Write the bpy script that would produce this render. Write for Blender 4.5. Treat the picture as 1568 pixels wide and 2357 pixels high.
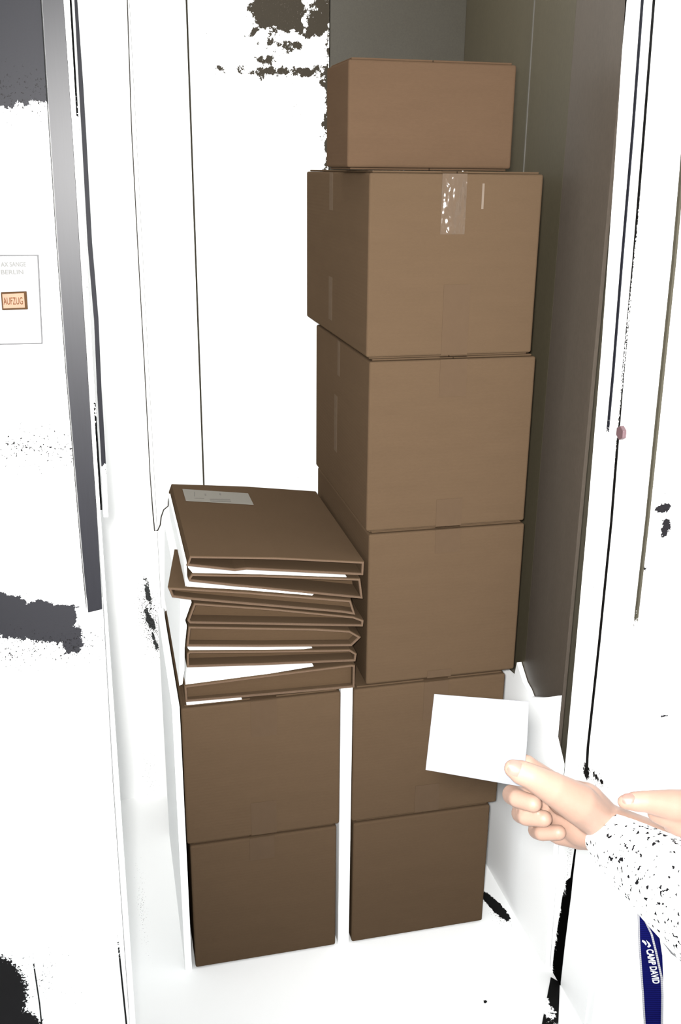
import bpy, bmesh, math, random
from mathutils import Vector, Matrix
random.seed(7)
for o in list(bpy.data.objects): bpy.data.objects.remove(o, do_unlink=True)
S = bpy.context.scene
COL = S.collection

# ------------------------------------------------------------------ camera
W, H, F = 1568.0, 2357.0, 2300.0
CX, CY = W/2, H/2
EYE = Vector((0.0, 0.0, 1.6))
def _ray(x, y): return Vector((x-CX, y-CY, F))
_down = _ray(712, CY + F*F/788.0).normalized()
_fwd = _ray(210, 390); _fwd = (_fwd - _down*_fwd.dot(_down)).normalized()
_rt = _down.cross(_fwd).normalized()
RW = Matrix((_rt, _fwd, -_down))          # camera (right, down, forward) -> world
cam_d = bpy.data.cameras.new('camera')
cam = bpy.data.objects.new('camera', cam_d); COL.objects.link(cam)
cr, cdn, cf = RW.col[0], RW.col[1], RW.col[2]
M = Matrix((cr, -cdn, -cf)).transposed().to_4x4(); M.translation = EYE
cam.matrix_world = M
cam_d.sensor_fit = 'VERTICAL'; cam_d.sensor_height = 36.0; cam_d.sensor_width = 24.0
cam_d.lens = 36.0*F/H
cam_d.clip_start = 0.02
S.camera = cam

# ------------------------------------------------------------------ world, lights, exposure
wd = bpy.data.worlds.new('world'); S.world = wd; wd.use_nodes = True
bg = wd.node_tree.nodes['Background']
bg.inputs[0].default_value = (0.97, 0.99, 1.0, 1); bg.inputs[1].default_value = 1.55
def aim(o, target):
    o.rotation_euler = (Vector(target) - o.location).to_track_quat('-Z', 'Y').to_euler()
fl = bpy.data.lights.new('camera_flash', 'SPOT'); fl.energy = 405; fl.spot_size = math.radians(76); fl.spot_blend = 1.0
fl.shadow_soft_size = 0.03; fl.color = (1.0, 0.985, 0.96)
flo = bpy.data.objects.new('camera_flash', fl); COL.objects.link(flo); flo.location = (-0.035, -0.02, 1.64); aim(flo, (0.50, 1.70, 1.22))
S.view_settings.view_transform = 'Standard'; S.view_settings.look = 'None'
S.view_settings.exposure = 0.0; S.view_settings.gamma = 1.0; S.view_settings.use_curve_mapping = False

# ------------------------------------------------------------------ geometry helpers
def onY(x, y, Y):
    r = RW @ _ray(x, y); return EYE + r*((Y-EYE.y)/r.y)
def onX(x, y, X):
    r = RW @ _ray(x, y); return EYE + r*((X-EYE.x)/r.x)
def onZ(x, y, Z):
    r = RW @ _ray(x, y); return EYE + r*((Z-EYE.z)/r.z)
def atD(x, y, d):
    r = RW @ _ray(x, y); return EYE + r*(d/F)

def mesh_obj(name, verts, faces, mat, parent=None, smooth=False, bevel=0.0, seg=2):
    me = bpy.data.meshes.new(name)
    bm = bmesh.new()
    vs = [bm.verts.new(v) for v in verts]
    for f in faces:
        try: bm.faces.new([vs[i] for i in f])
        except ValueError: pass
    bmesh.ops.recalc_face_normals(bm, faces=bm.faces)
    if bevel > 0:
        bmesh.ops.bevel(bm, geom=list(bm.edges), offset=bevel, segments=seg, affect='EDGES', profile=0.5)
    if smooth:
        for f in bm.faces: f.smooth = True
    bm.to_mesh(me); bm.free()
    o = bpy.data.objects.new(name, me); COL.objects.link(o)
    if mat: me.materials.append(mat)
    if parent: o.parent = parent; o.matrix_parent_inverse = parent.matrix_world.inverted()
    return o

def box(name, x0, x1, y0, y1, z0, z1, mat, parent=None, bevel=0.0, seg=2):
    v = [(x0,y0,z0),(x1,y0,z0),(x1,y1,z0),(x0,y1,z0),(x0,y0,z1),(x1,y0,z1),(x1,y1,z1),(x0,y1,z1)]
    f = [(0,3,2,1),(4,5,6,7),(0,1,5,4),(1,2,6,5),(2,3,7,6),(3,0,4,7)]
    return mesh_obj(name, v, f, mat, parent, bevel=bevel, seg=seg)

def prism(name, pts, vec, mat, parent=None, bevel=0.0):
    """closed polygon of 3D points extruded by vec"""
    n = len(pts); vec = Vector(vec)
    v = [Vector(p) for p in pts] + [Vector(p)+vec for p in pts]
    f = [tuple(range(n)), tuple(range(2*n-1, n-1, -1))] + [(i, (i+1) % n, n+(i+1) % n, n+i) for i in range(n)]
    return mesh_obj(name, v, f, mat, parent, bevel=bevel)

def strip(name, left, right, proj, vec, mat, parent=None):
    """vertical strip between two pixel edge lines laid on a real plane, given thickness vec"""
    n = len(left); vec = Vector(vec)
    a = [proj(*p) for p in left]; b = [proj(*p) for p in right]
    v = a + b + [p+vec for p in a] + [p+vec for p in b]
    f = []
    for i in range(n-1):
        f += [(i, i+1, n+i+1, n+i), (2*n+i, 3*n+i, 3*n+i+1, 2*n+i+1), (i, 2*n+i, 2*n+i+1, i+1), (n+i, n+i+1, 3*n+i+1, 3*n+i)]
    f += [(0, n, 3*n, 2*n), (n-1, 3*n-1, 4*n-1, 2*n-1)]
    return mesh_obj(name, v, f, mat, parent)

def empty(name, loc):
    o = bpy.data.objects.new(name, None); COL.objects.link(o); o.location = loc; o.empty_display_size = 0.05
    bpy.context.view_layer.update()
    return o
def tag(o, label, cat, group=None):
    o['label'] = label; o['category'] = cat
    if group: o['group'] = group
    return o
def struct(o): o['kind'] = 'structure'; return o

def tube(name, pts, rad, mat, parent=None, sides=8):
    v = []; f = []; n = len(pts); pts = [Vector(p) for p in pts]
    for i, p in enumerate(pts):
        d = (pts[min(i+1, n-1)] - pts[max(i-1, 0)]).normalized()
        a = d.orthogonal().normalized() if i == 0 else (a - d*a.dot(d)).normalized()
        b = d.cross(a)
        r = rad[i] if isinstance(rad, (list, tuple)) else rad
        for k in range(sides):
            t = 2*math.pi*k/sides; v.append(p + (a*math.cos(t)+b*math.sin(t))*r)
    for i in range(n-1):
        for k in range(sides):
            f.append((i*sides+k, i*sides+(k+1) % sides, (i+1)*sides+(k+1) % sides, (i+1)*sides+k))
    f.append(tuple(range(sides))); f.append(tuple(range((n-1)*sides, n*sides)))
    return mesh_obj(name, v, f, mat, parent, smooth=True)

def text_obj(name, body, size, mat, mw, parent=None, align='LEFT', extrude=0.0002, sx=1.0, shear=0.0, offset=0.0, fit=None):
    c = bpy.data.curves.new(name, 'FONT'); c.body = body; c.size = size; c.align_x = align; c.extrude = extrude
    c.shear = shear; c.offset = offset; c.resolution_u = 4
    t = bpy.data.objects.new(name+'_tmp', c); COL.objects.link(t)
    dg = bpy.context.evaluated_depsgraph_get()
    me = bpy.data.meshes.new_from_object(t.evaluated_get(dg)); me.name = name
    bpy.data.objects.remove(t, do_unlink=True); bpy.data.curves.remove(c)
    if fit:
        xs_ = [q.co.x for q in me.vertices]; ys_ = [q.co.y for q in me.vertices]
        me.transform(Matrix.Diagonal((fit[0]/(max(xs_)-min(xs_)), fit[1]/(max(ys_)-min(ys_)), 1, 1)) @ Matrix.Translation((-min(xs_), -min(ys_), 0)))
    me.transform(mw @ Matrix.Diagonal((sx, 1, 1, 1)))
    me.materials.clear(); me.materials.append(mat)
    o = bpy.data.objects.new(name, me); COL.objects.link(o)
    if parent: o.parent = parent; o.matrix_parent_inverse = parent.matrix_world.inverted()
    return o

# ------------------------------------------------------------------ materials
class NT:
    def __init__(s, m):
        m.use_nodes = True; s.t = m.node_tree; s.n = s.t.nodes; s.b = s.n['Principled BSDF']
    def link(s, a, b): s.t.links.new(a, b)
    def m(s, op, a, b=None, c=None):
        nd = s.n.new('ShaderNodeMath'); nd.operation = op
        for i, x in enumerate((a, b, c)):
            if x is None: continue
            if isinstance(x, (int, float)): nd.inputs[i].default_value = x
            else: s.link(x, nd.inputs[i])
        return nd.outputs[0]
    def coord(s):
        if not hasattr(s, '_c'):
            s._c = s.n.new('ShaderNodeTexCoord').outputs['Object']
            sp = s.n.new('ShaderNodeSeparateXYZ'); s.link(s._c, sp.inputs[0]); s._xyz = dict(X=sp.outputs[0], Y=sp.outputs[1], Z=sp.outputs[2])
        return s._c
    def noise(s, scale, detail=4, rough=0.6, vec=None, stretch=None):
        nd = s.n.new('ShaderNodeTexNoise'); nd.inputs['Scale'].default_value = scale
        nd.inputs['Detail'].default_value = detail; nd.inputs['Roughness'].default_value = rough
        v = vec or s.coord()
        if stretch:
            mp = s.n.new('ShaderNodeMapping'); mp.inputs['Scale'].default_value = stretch; s.link(v, mp.inputs[0]); v = mp.outputs[0]
        s.link(v, nd.inputs['Vector']); return nd.outputs['Fac']
    def mix(s, fac, a, b):
        nd = s.n.new('ShaderNodeMix'); nd.data_type = 'RGBA'
        if isinstance(fac, (int, float)): nd.inputs[0].default_value = fac
        else: s.link(fac, nd.inputs[0])
        for i, x in ((6, a), (7, b)):
            if isinstance(x, (tuple, list)): nd.inputs[i].default_value = (*x[:3], 1)
            else: s.link(x, nd.inputs[i])
        return nd.outputs[2]
    def bump(s, h, strength=0.3, dist=0.001):
        nd = s.n.new('ShaderNodeBump'); nd.inputs['Strength'].default_value = strength; nd.inputs['Distance'].default_value = dist
        s.link(h, nd.inputs['Height']); s.link(nd.outputs[0], s.b.inputs['Normal'])
    def sd(s, ax, p):
        """signed distance like value (metres, positive inside) of a patch ('e'|'b', cu, cv, ru, rv, angle)"""
        s.coord(); k, cu, cv, ru, rv, an = p
        u = s.m('SUBTRACT', s._xyz[ax[0]], cu); v = s.m('SUBTRACT', s._xyz[ax[1]], cv)
        c, d = math.cos(an), math.sin(an)
        uu = s.m('ADD', s.m('MULTIPLY', u, c), s.m('MULTIPLY', v, d)); vv = s.m('SUBTRACT', s.m('MULTIPLY', v, c), s.m('MULTIPLY', u, d))
        if k == 'e':
            a = s.m('DIVIDE', uu, ru); b = s.m('DIVIDE', vv, rv)
            l = s.m('SQRT', s.m('ADD', s.m('MULTIPLY', a, a), s.m('MULTIPLY', b, b)))
            return s.m('MULTIPLY', s.m('SUBTRACT', 1.0, l), min(ru, rv))
        a = s.m('SUBTRACT', ru, s.m('ABSOLUTE', uu)); b = s.m('SUBTRACT', rv, s.m('ABSOLUTE', vv))
        return s.m('MINIMUM', a, b)
    def maxall(s, vals):
        r = vals[0]
        for v in vals[1:]: r = s.m('MAXIMUM', r, v)
        return r

def plain(name, col, rough=0.6, metal=0.0, spec=0.5, var=0.0, vscale=20, bumps=0.0, bscale=300, stretch=None):
    m = bpy.data.materials.new(name); t = NT(m); b = t.b
    b.inputs['Roughness'].default_value = rough; b.inputs['Metallic'].default_value = metal
    b.inputs['Specular IOR Level'].default_value = spec
    if var > 0:
        n = t.noise(vscale, 5, 0.6, stretch=stretch)
        c = t.mix(n, tuple(x*(1-var) for x in col), tuple(x*(1+var) for x in col)); t.link(c, b.inputs['Base Color'])
    else: b.inputs['Base Color'].default_value = (*col, 1)
    if bumps > 0: t.bump(t.noise(bscale, 3), bumps, 0.001)
    return m

def ragged(name, ax, base_col, under, patches=(), amp=0.012, scale=60, specks=(), sscale=330, rough=0.6, spec=0.12, dark=(0.004, 0.003, 0.003), grain=0.15):  # white areas put blown-out glare into the colour
    """ragged two-colour mix with scattered dark flecks; its white stands for blown-out glare"""
    m = bpy.data.materials.new(name); t = NT(m); b = t.b
    b.inputs['Roughness'].default_value = rough; b.inputs['Specular IOR Level'].default_value = spec
    col = base_col
    if patches:
        n = t.noise(scale, 9, 0.72)
        d = t.m('MULTIPLY', t.m('SUBTRACT', n, 0.5), 2*amp*2.2)
        f = t.m('GREATER_THAN', t.m('ADD', t.maxall([t.sd(ax, p) for p in patches]), d), 0.0)
        g = t.noise(500, 4, 0.7)
        un = t.mix(g, tuple(x*(1-grain) for x in under), tuple(x*(1+grain) for x in under))
        col = t.mix(f, base_col, un)
    if specks:
        h = t.noise(sscale, 3, 0.65)
        fs = []
        for p, soft, thr, gain in specks:
            w = t.m('MINIMUM', t.m('MAXIMUM', t.m('DIVIDE', t.sd(ax, p), soft), 0.0), 1.0)
            ins = t.m('GREATER_THAN', w, 0.001)
            fs.append(t.m('MULTIPLY', ins, t.m('GREATER_THAN', h, t.m('SUBTRACT', thr, t.m('MULTIPLY', w, gain)))))
        col = t.mix(t.maxall(fs), col, dark)
    if isinstance(col, tuple): b.inputs['Base Color'].default_value = (*col, 1)
    else: t.link(col, b.inputs['Base Color'])
    return m

WHITE = (0.93, 0.94, 0.94)
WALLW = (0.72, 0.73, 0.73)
def cardboard(name, k=1.0, tint=(1, 1, 1)):
    m = bpy.data.materials.new(name); t = NT(m); b = t.b
    c = (0.0635*k*tint[0], 0.0415*k*tint[1], 0.0250*k*tint[2])
    n1 = t.noise(9, 5, 0.6, stretch=(1, 1, 4)); n2 = t.noise(700, 3, 0.6, stretch=(0.25, 1, 1))
    c1 = t.mix(n1, tuple(x*0.90 for x in c), tuple(x*1.10 for x in c))
    c2 = t.mix(n2, tuple(x*0.75 for x in c), tuple(x*1.25 for x in c))
    t.link(t.mix(0.35, c1, c2), b.inputs['Base Color'])
    b.inputs['Roughness'].default_value = 0.8; b.inputs['Specular IOR Level'].default_value = 0.0
    wv = t.n.new('ShaderNodeTexWave'); wv.bands_direction = 'Z'; wv.inputs['Scale'].default_value = 45; wv.inputs['Distortion'].default_value = 0.4
    t.link(t.coord(), wv.inputs[0]); t.bump(wv.outputs['Fac'], 0.10, 0.0006)
    return m
CARD = cardboard('cardboard')
CARD_TOP = cardboard('cardboard_reddish', 0.98, (1.02, 0.97, 0.98))
CARD_IN = cardboard('cardboard_inside', 0.92, (1.0, 0.98, 0.95))
CARD_EDGE = plain('cardboard_cut_edge', (0.085, 0.055, 0.036), 0.85, spec=0.1, var=0.2, vscale=300)
def tape_mat(name, col, wr, wscale, rough=0.3, spec=0.15):
    m = bpy.data.materials.new(name); t = NT(m); b = t.b
    n = t.noise(60, 3); t.link(t.mix(n, tuple(x*0.93 for x in col), tuple(x*1.07 for x in col)), b.inputs['Base Color'])
    b.inputs['Roughness'].default_value = rough; b.inputs['Specular IOR Level'].default_value = spec
    t.bump(t.noise(wscale, 2, 0.5, stretch=(1, 1, 0.6)), wr, 0.003 if wr < 0.5 else 0.016)
    return m
TAPE = tape_mat('clear_packing_tape', (0.059, 0.0375, 0.022), 0.16, 55, 0.35, 0.08)
TAPE_S = plain('side_tape', (0.078, 0.055, 0.037), 0.6, spec=0.0, var=0.15, vscale=60)
TAPE_W = tape_mat('wrinkled_packing_tape', (0.068, 0.045, 0.028), 1.0, 34, 0.14, 0.35)
BOARD_W = plain('added_board_white', WHITE, 0.8, spec=0.1)
SHEET_W = plain('added_sheet_white', WHITE, 0.85, spec=0.1)

# ------------------------------------------------------------------ the setting
YB, XR, XL, YF = 2.357, 0.84, -0.36, 1.32       # cab back wall, right wall, left wall; landing wall plane
ZC = 2.35
def pz(x, y): p = onY(x, y, YB); return p.x, p.z
def rz_(x, y): p = onX(x, y, XR); return p.y, p.z
def fz(x, y): p = onY(x, y, YF); return p.x, p.z
def flr(x, y): p = onZ(x, y, 0.0); return p.x, p.y
def E(c, ru, rv, an=0.0): return ('e', c[0], c[1], ru, rv, an)
def B(c, ru, rv, an=0.0): return ('b', c[0], c[1], ru, rv, an)

floor_m = ragged('floor_paint', 'XY', WHITE, (0.004, 0.004, 0.004),
    patches=[E(flr(1140, 2085), 0.014, 0.055, 0.25), E(flr(1119, 2306), 0.004, 0.003)], amp=0.004, scale=90,
    specks=[(E(flr(1150, 2110), 0.03, 0.09, 0.2), 0.03, 0.74, 0.16), (E(flr(327, 2090), 0.022, 0.26, 0.0), 0.02, 0.74, 0.13)])
struct(box('floor', -1.6, 2.2, -1.2, YB+0.05, -0.05, 0.0, floor_m))
hall = plain('white_paint', WHITE, 0.6, spec=0.2)

# back wall: a dark carcass with three panels in front of it, joints left open
OLIVE = plain('dark_olive_carcass', (0.03, 0.026, 0.018), 0.8, spec=0.1)
wb = struct(box('wall_back', XL-0.05, XR+0.05, YB+0.004, YB+0.06, 0.0, ZC, OLIVE))
white_glare = ragged('glare_white_panel', 'XZ', WALLW, (0.024, 0.019, 0.012),  # white is painted-in glare; the ragged brown is the wall itself
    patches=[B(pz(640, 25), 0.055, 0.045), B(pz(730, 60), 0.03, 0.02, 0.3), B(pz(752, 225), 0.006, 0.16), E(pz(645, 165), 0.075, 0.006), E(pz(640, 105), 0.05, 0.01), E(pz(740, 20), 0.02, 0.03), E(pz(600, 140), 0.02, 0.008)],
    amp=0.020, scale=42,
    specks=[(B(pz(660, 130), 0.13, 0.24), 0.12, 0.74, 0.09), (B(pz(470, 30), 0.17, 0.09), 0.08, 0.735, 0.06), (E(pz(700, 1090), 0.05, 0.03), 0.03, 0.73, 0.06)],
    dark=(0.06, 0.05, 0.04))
white_low = ragged('speckled_glare_panel', 'XZ', WHITE, (0.03, 0.032, 0.032),  # glare on the brown wall put into the colour as white
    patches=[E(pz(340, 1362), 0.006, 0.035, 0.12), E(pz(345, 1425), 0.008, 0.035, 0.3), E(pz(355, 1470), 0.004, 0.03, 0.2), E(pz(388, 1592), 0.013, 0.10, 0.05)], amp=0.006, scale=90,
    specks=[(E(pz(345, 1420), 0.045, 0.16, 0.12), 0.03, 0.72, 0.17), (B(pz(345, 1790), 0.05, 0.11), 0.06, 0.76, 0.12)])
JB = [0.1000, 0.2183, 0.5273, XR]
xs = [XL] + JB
mats = [white_low, white_glare, white_glare, None]
GREY = bpy.data.materials.new('grey_laminate'); t = NT(GREY)
n = t.noise(260, 5, 0.7); n2 = t.noise(12, 3)
t.link(t.mix(n2, t.mix(n, (0.022, 0.0195, 0.0140), (0.044, 0.0385, 0.0275)), t.mix(n, (0.026, 0.0235, 0.0180), (0.048, 0.0435, 0.0330))), t.b.inputs['Base Color'])
t.b.inputs['Roughness'].default_value = 0.5; t.b.inputs['Specular IOR Level'].default_value = 0.25
mats[3] = GREY
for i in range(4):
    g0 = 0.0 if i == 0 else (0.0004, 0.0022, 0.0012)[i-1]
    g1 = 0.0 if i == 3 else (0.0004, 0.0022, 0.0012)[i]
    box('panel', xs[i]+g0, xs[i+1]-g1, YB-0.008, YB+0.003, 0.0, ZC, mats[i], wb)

# right wall: brown laminate, two panels and a light joint strip
def rwall_mat(name, c):
    m = bpy.data.materials.new(name); t = NT(m)
    n = t.noise(230, 5, 0.7, stretch=(1, 1, 0.35)); n2 = t.noise(6, 3, stretch=(1, 3, 0.4))
    t.link(t.mix(n2, t.mix(n, tuple(x*0.62 for x in c), tuple(x*1.1 for x in c)), t.mix(n, tuple(x*0.8 for x in c), tuple(x*1.35 for x in c))), t.b.inputs['Base Color'])
    t.b.inputs['Roughness'].default_value = 0.45; t.b.inputs['Specular IOR Level'].default_value = 0.3
    return m
RW1 = rwall_mat('olive_brown_laminate', (0.050, 0.042, 0.026)); RW2 = rwall_mat('umber_laminate', (0.056, 0.045, 0.035))
wr = struct(box('wall_right', XR+0.008, XR+0.06, 1.600, YB+0.05, 0.0, ZC, OLIVE))
yj = 1.967
box('panel', XR, XR+0.007, yj+0.002, YB-0.009, 0.0, ZC, RW1, wr)
box('panel', XR, XR+0.007, 1.785, yj-0.002, 0.0, ZC, RW1, wr)
box('panel', XR, XR+0.007, 1.603, 1.7845, 0.0, ZC, RW2, wr)
box('joint_strip', XR-0.0012, XR+0.006, yj-0.0018, yj+0.0018, 0.0, ZC, plain('pale_joint_strip', (0.075, 0.070, 0.060), 0.4), wr)
# cab left wall (seen edge-on) and cab ceiling with an unseen light panel added as fill
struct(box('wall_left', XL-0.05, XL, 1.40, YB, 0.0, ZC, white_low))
cl = struct(box('ceiling', XL-0.05, XR+0.06, 1.40, YB+0.06, ZC, ZC+0.05, hall))
FILL_LIGHT = bpy.data.materials.new('fill_light_diffuser'); t = NT(FILL_LIGHT)
t.b.inputs['Base Color'].default_value = (0.9, 0.9, 0.9, 1); t.b.inputs['Emission Color'].default_value = (1, 0.98, 0.94, 1); t.b.inputs['Emission Strength'].default_value = 4.3
lt = tag(empty('ceiling_fill_light', (0.385, 1.9, ZC)), 'added fill light panel, unseen, in the lift cab ceiling', 'fill light')
box('diffuser', 0.03, 0.74, 1.60, 2.24, ZC-0.018, ZC-0.004, FILL_LIGHT, lt)
fr = plain('fill_light_frame', (0.5, 0.5, 0.5), 0.4)
for a in ((0.02, 0.03, 1.59, 2.25), (0.74, 0.75, 1.59, 2.25), (0.03, 0.74, 1.59, 1.60), (0.03, 0.74, 2.24, 2.25)):
    box('frame', a[0], a[1], a[2], a[3], ZC-0.02, ZC-0.0005, fr, lt)

# landing wall, left of the opening
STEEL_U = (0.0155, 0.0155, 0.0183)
lw_m = ragged('glare_white_landing', 'XZ', WHITE, STEEL_U,  # glare painted white over dark steel, which shows in ragged patches
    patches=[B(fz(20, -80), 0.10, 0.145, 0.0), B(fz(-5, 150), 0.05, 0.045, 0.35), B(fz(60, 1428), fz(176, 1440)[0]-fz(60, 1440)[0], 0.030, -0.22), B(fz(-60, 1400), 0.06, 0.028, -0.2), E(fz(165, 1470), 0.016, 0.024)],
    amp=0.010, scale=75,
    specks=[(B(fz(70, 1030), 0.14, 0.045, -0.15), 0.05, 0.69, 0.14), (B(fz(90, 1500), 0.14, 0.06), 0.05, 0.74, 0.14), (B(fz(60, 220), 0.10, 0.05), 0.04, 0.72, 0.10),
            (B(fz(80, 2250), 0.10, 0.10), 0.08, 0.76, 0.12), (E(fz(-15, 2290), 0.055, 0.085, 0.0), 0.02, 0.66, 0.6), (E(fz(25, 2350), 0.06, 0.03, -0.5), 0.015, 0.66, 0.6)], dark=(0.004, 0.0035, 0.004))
xe = fz(90, 0)[0]
pY = lambda d: (lambda x, y: onY(x, y, YF+d))
# edges of the vertical trims (pixel lines of the photograph laid on the wall plane)
S1L = [(88, -120), (97, 0), (112, 240), (133, 560), (154, 850), (171, 1050), (183, 1193), (194, 1321), (203, 1410)]
S1R = [(136, -120), (145, 0), (162, 240), (182, 560), (201, 850), (213, 1050), (223, 1193), (231, 1330), (235, 1402)]
ext = [(-1500, -300), (-1500, 3000)]
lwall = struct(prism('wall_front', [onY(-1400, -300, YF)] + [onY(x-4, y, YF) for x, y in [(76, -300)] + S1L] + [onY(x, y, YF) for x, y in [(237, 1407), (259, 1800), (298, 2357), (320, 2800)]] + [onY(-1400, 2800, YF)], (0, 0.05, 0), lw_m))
steel = bpy.data.materials.new('brushed_dark_steel'); t = NT(steel)
n = t.noise(90, 5, 0.6, stretch=(6, 6, 0.25)); t.link(t.mix(n, (0.0050, 0.0050, 0.0072), (0.0092, 0.0092, 0.0125)), t.b.inputs['Base Color'])
t.b.inputs['Roughness'].default_value = 0.45; t.b.inputs['Specular IOR Level'].default_value = 0.24
slate = ragged('slate_strip_paint', 'XZ', (0.0055, 0.0055, 0.0075), WHITE, patches=[B(fz(240, 1150), 0.05, 0.045)], amp=0.02, scale=110, spec=0.1)
blackm = ragged('black_gasket', 'XZ', (0.003, 0.003, 0.003), WHITE, patches=[B(fz(200, 620), 0.03, 0.18)], amp=0.05, scale=150, spec=0.0)
whiteY = ragged('white_frame_paint', 'XZ', WHITE, (0.004, 0.003, 0.003), specks=[(B(fz(255, 1400), 0.012, 0.5, 0.0), 0.01, 0.76, 0.08)])
struct(strip('trim_1', S1L, S1R, pY(-0.004), (0, 0.03, 0), steel))
S2L = S1R + [(243, 1500), (300, 2357), (322, 2700)]
K = [(153, -120), (162, 0), (178, 280), (195, 560), (209, 800), (225, 1050), (233, 1174)]
S2R = [(x-2, y) for x, y in K]
white2_l = [(p[0]+1.5, p[1]) for p in S1R]
struct(strip('trim_2', [(137, -120), (147, 0), (163, 240), (184, 560), (203, 850), (215, 1050), (225, 1193), (240, 1402), (262, 1800), (300, 2357)],
                      [(151, -120), (160, 0), (174, 240), (193, 560), (210, 850), (223, 1050), (232, 1193), (246, 1402), (274, 1800), (312, 2357)], pY(0.0), (0, 0.03, 0), whiteY))
struct(strip('trim_3', S2R, [(x+2.5, y) for x, y in K], pY(0.002), (0, 0.03, 0), blackm))
K2 = [(165, -120), (174, 0), (186, 200), (193, 320), (206, 560), (221, 738), (228, 900), (237, 1050), (243, 1190)]
struct(strip('trim_4', [(x-(3 if y < 200 else 4.5), y) for x, y in K2], [(x+(4 if y < 200 else 6), y) for x, y in K2], pY(-0.002), (0, 0.03, 0), slate))
LN = [(21, 1850), (32, 1930), (52, 2050), (70, 2170), (91, 2310), (100, 2400)]
LN2 = [(246, 1900), (258, 2020), (268, 2130), (279, 2240), (291, 2357), (300, 2430)]
gap_m = ragged('dark_joint', 'XZ', WHITE, (0.003, 0.003, 0.003), patches=[B(fz(70, 2330), 0.35, 0.10), ], amp=0.07, scale=130)
struct(strip('trim_5', [(x-1.5, y) for x, y in LN], [(x+1.5, y) for x, y in LN], pY(-0.001), (0, 0.004, 0), gap_m))
struct(strip('trim_6', [(x-2, y) for x, y in LN2], [(x+2, y) for x, y in LN2], pY(-0.001), (0, 0.004, 0), gap_m))

# reveal of the opening on the right, lying in the plane of the cab's right wall
pX = lambda d: (lambda x, y: onX(x, y, XR+d))
rv_m = ragged('white_reveal_paint', 'YZ', WHITE, (0.004, 0.003, 0.003),
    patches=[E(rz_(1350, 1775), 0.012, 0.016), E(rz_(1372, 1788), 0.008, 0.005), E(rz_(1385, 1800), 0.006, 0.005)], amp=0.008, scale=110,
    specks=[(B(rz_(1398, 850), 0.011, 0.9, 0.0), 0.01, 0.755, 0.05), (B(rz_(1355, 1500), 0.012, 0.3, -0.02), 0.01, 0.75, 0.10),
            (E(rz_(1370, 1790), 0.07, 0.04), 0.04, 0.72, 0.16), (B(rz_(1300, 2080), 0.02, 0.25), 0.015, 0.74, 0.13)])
EL = [(1449, -120), (1440, 0), (1414, 400), (1385, 800), (1352, 1200), (1325, 1500), (1304, 1730), (1285, 1940), (1262, 2150), (1238, 2400)]
ER = [(1583, -120), (1578, 200), (1566, 420), (1548, 600), (1512, 958), (1488, 1200), (1470, 1360), (1447, 1554), (1410, 1860), (1380, 2100), (1340, 2400)]
struct(prism('wall_reveal', [onX(x, y, XR) for x, y in EL] + [onX(x, y, XR) for x, y in reversed(ER)], (0.05, 0, 0), rv_m))
KS = [(1486, -120), (1478, 0), (1456, 300), (1431, 600), (1411, 854), (1399, 985), (1391, 1090)]
slateR = ragged('slate_reveal_strip', 'YZ', (0.010, 0.0105, 0.015), WHITE, patches=[B(rz_(1393, 1060), 0.05, 0.06)], amp=0.03, scale=120)
struct(strip('trim_7', [(x-2.5, y) for x, y in KS], [(x+2.5, y) for x, y in KS], pX(-0.0015), (0.01, 0, 0), slateR))
KB = [(1514, -120), (1505, 0), (1482, 300), (1458, 600), (1433, 870), (1407, 1200), (1379, 1480), (1353, 1720), (1350, 1780)]
blackR = ragged('black_reveal_gap', 'YZ', (0.002, 0.002, 0.002), WHITE, patches=[B(rz_(1390, 1300), 0.0015, 0.9, -0.0)], amp=0.006, scale=260)
struct(strip('trim_8', [(x-2.5, y) for x, y in KB], [(x+2.5, y) for x, y in KB], pX(-0.001), (0.01, 0, 0), blackR))
KD = [(1326, 1950), (1318, 2020), (1314, 2060), (1300, 2170), (1290, 2260), (1284, 2400)]
KDl = [(1323, 1950), (1313, 2020), (1300, 2030), (1278, 2170), (1268, 2260), (1246, 2400)]
black2 = ragged('ragged_black_sill_gap', 'YZ', (0.002, 0.002, 0.002), WHITE, patches=[E(rz_(1300, 2035), 0.008, 0.02), E(rz_(1287, 2085), 0.010, 0.03), E(rz_(1279, 2150), 0.008, 0.03), E(rz_(1270, 2235), 0.008, 0.025)], amp=0.009, scale=150, spec=0.0)  # black gap strip broken by ragged white patches
struct(strip('trim_9', KDl, KD, pX(-0.0012), (0.01, 0, 0), black2))
sg_m = ragged('black_sill_slot', 'XY', (0.002, 0.002, 0.002), WHITE, patches=[E(flr(1256, 2320), 0.012, 0.03)], amp=0.012, scale=120)
struct(prism('trim_11', [onZ(x, y, 0.0) for x, y in ((1268, 2250), (1289, 2262), (1283, 2420), (1236, 2420))], (0, 0, 0.0015), sg_m))
KO = [(1583, 200), (1565, 420), (1549, 600), (1512, 958), (1488, 1200), (1471, 1350), (1448, 1554)]
oliveR = ragged('olive_edge_strip', 'YZ', (0.05, 0.045, 0.032), WHITE, patches=[B(rz_(1452, 1510), 0.03, 0.07)], amp=0.03, scale=140)
struct(strip('trim_10', [(x-3, y) for x, y in KO], [(x+(3 if y < 1000 else 2), y) for x, y in KO], pX(-0.002), (0.01, 0, 0), oliveR))
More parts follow.
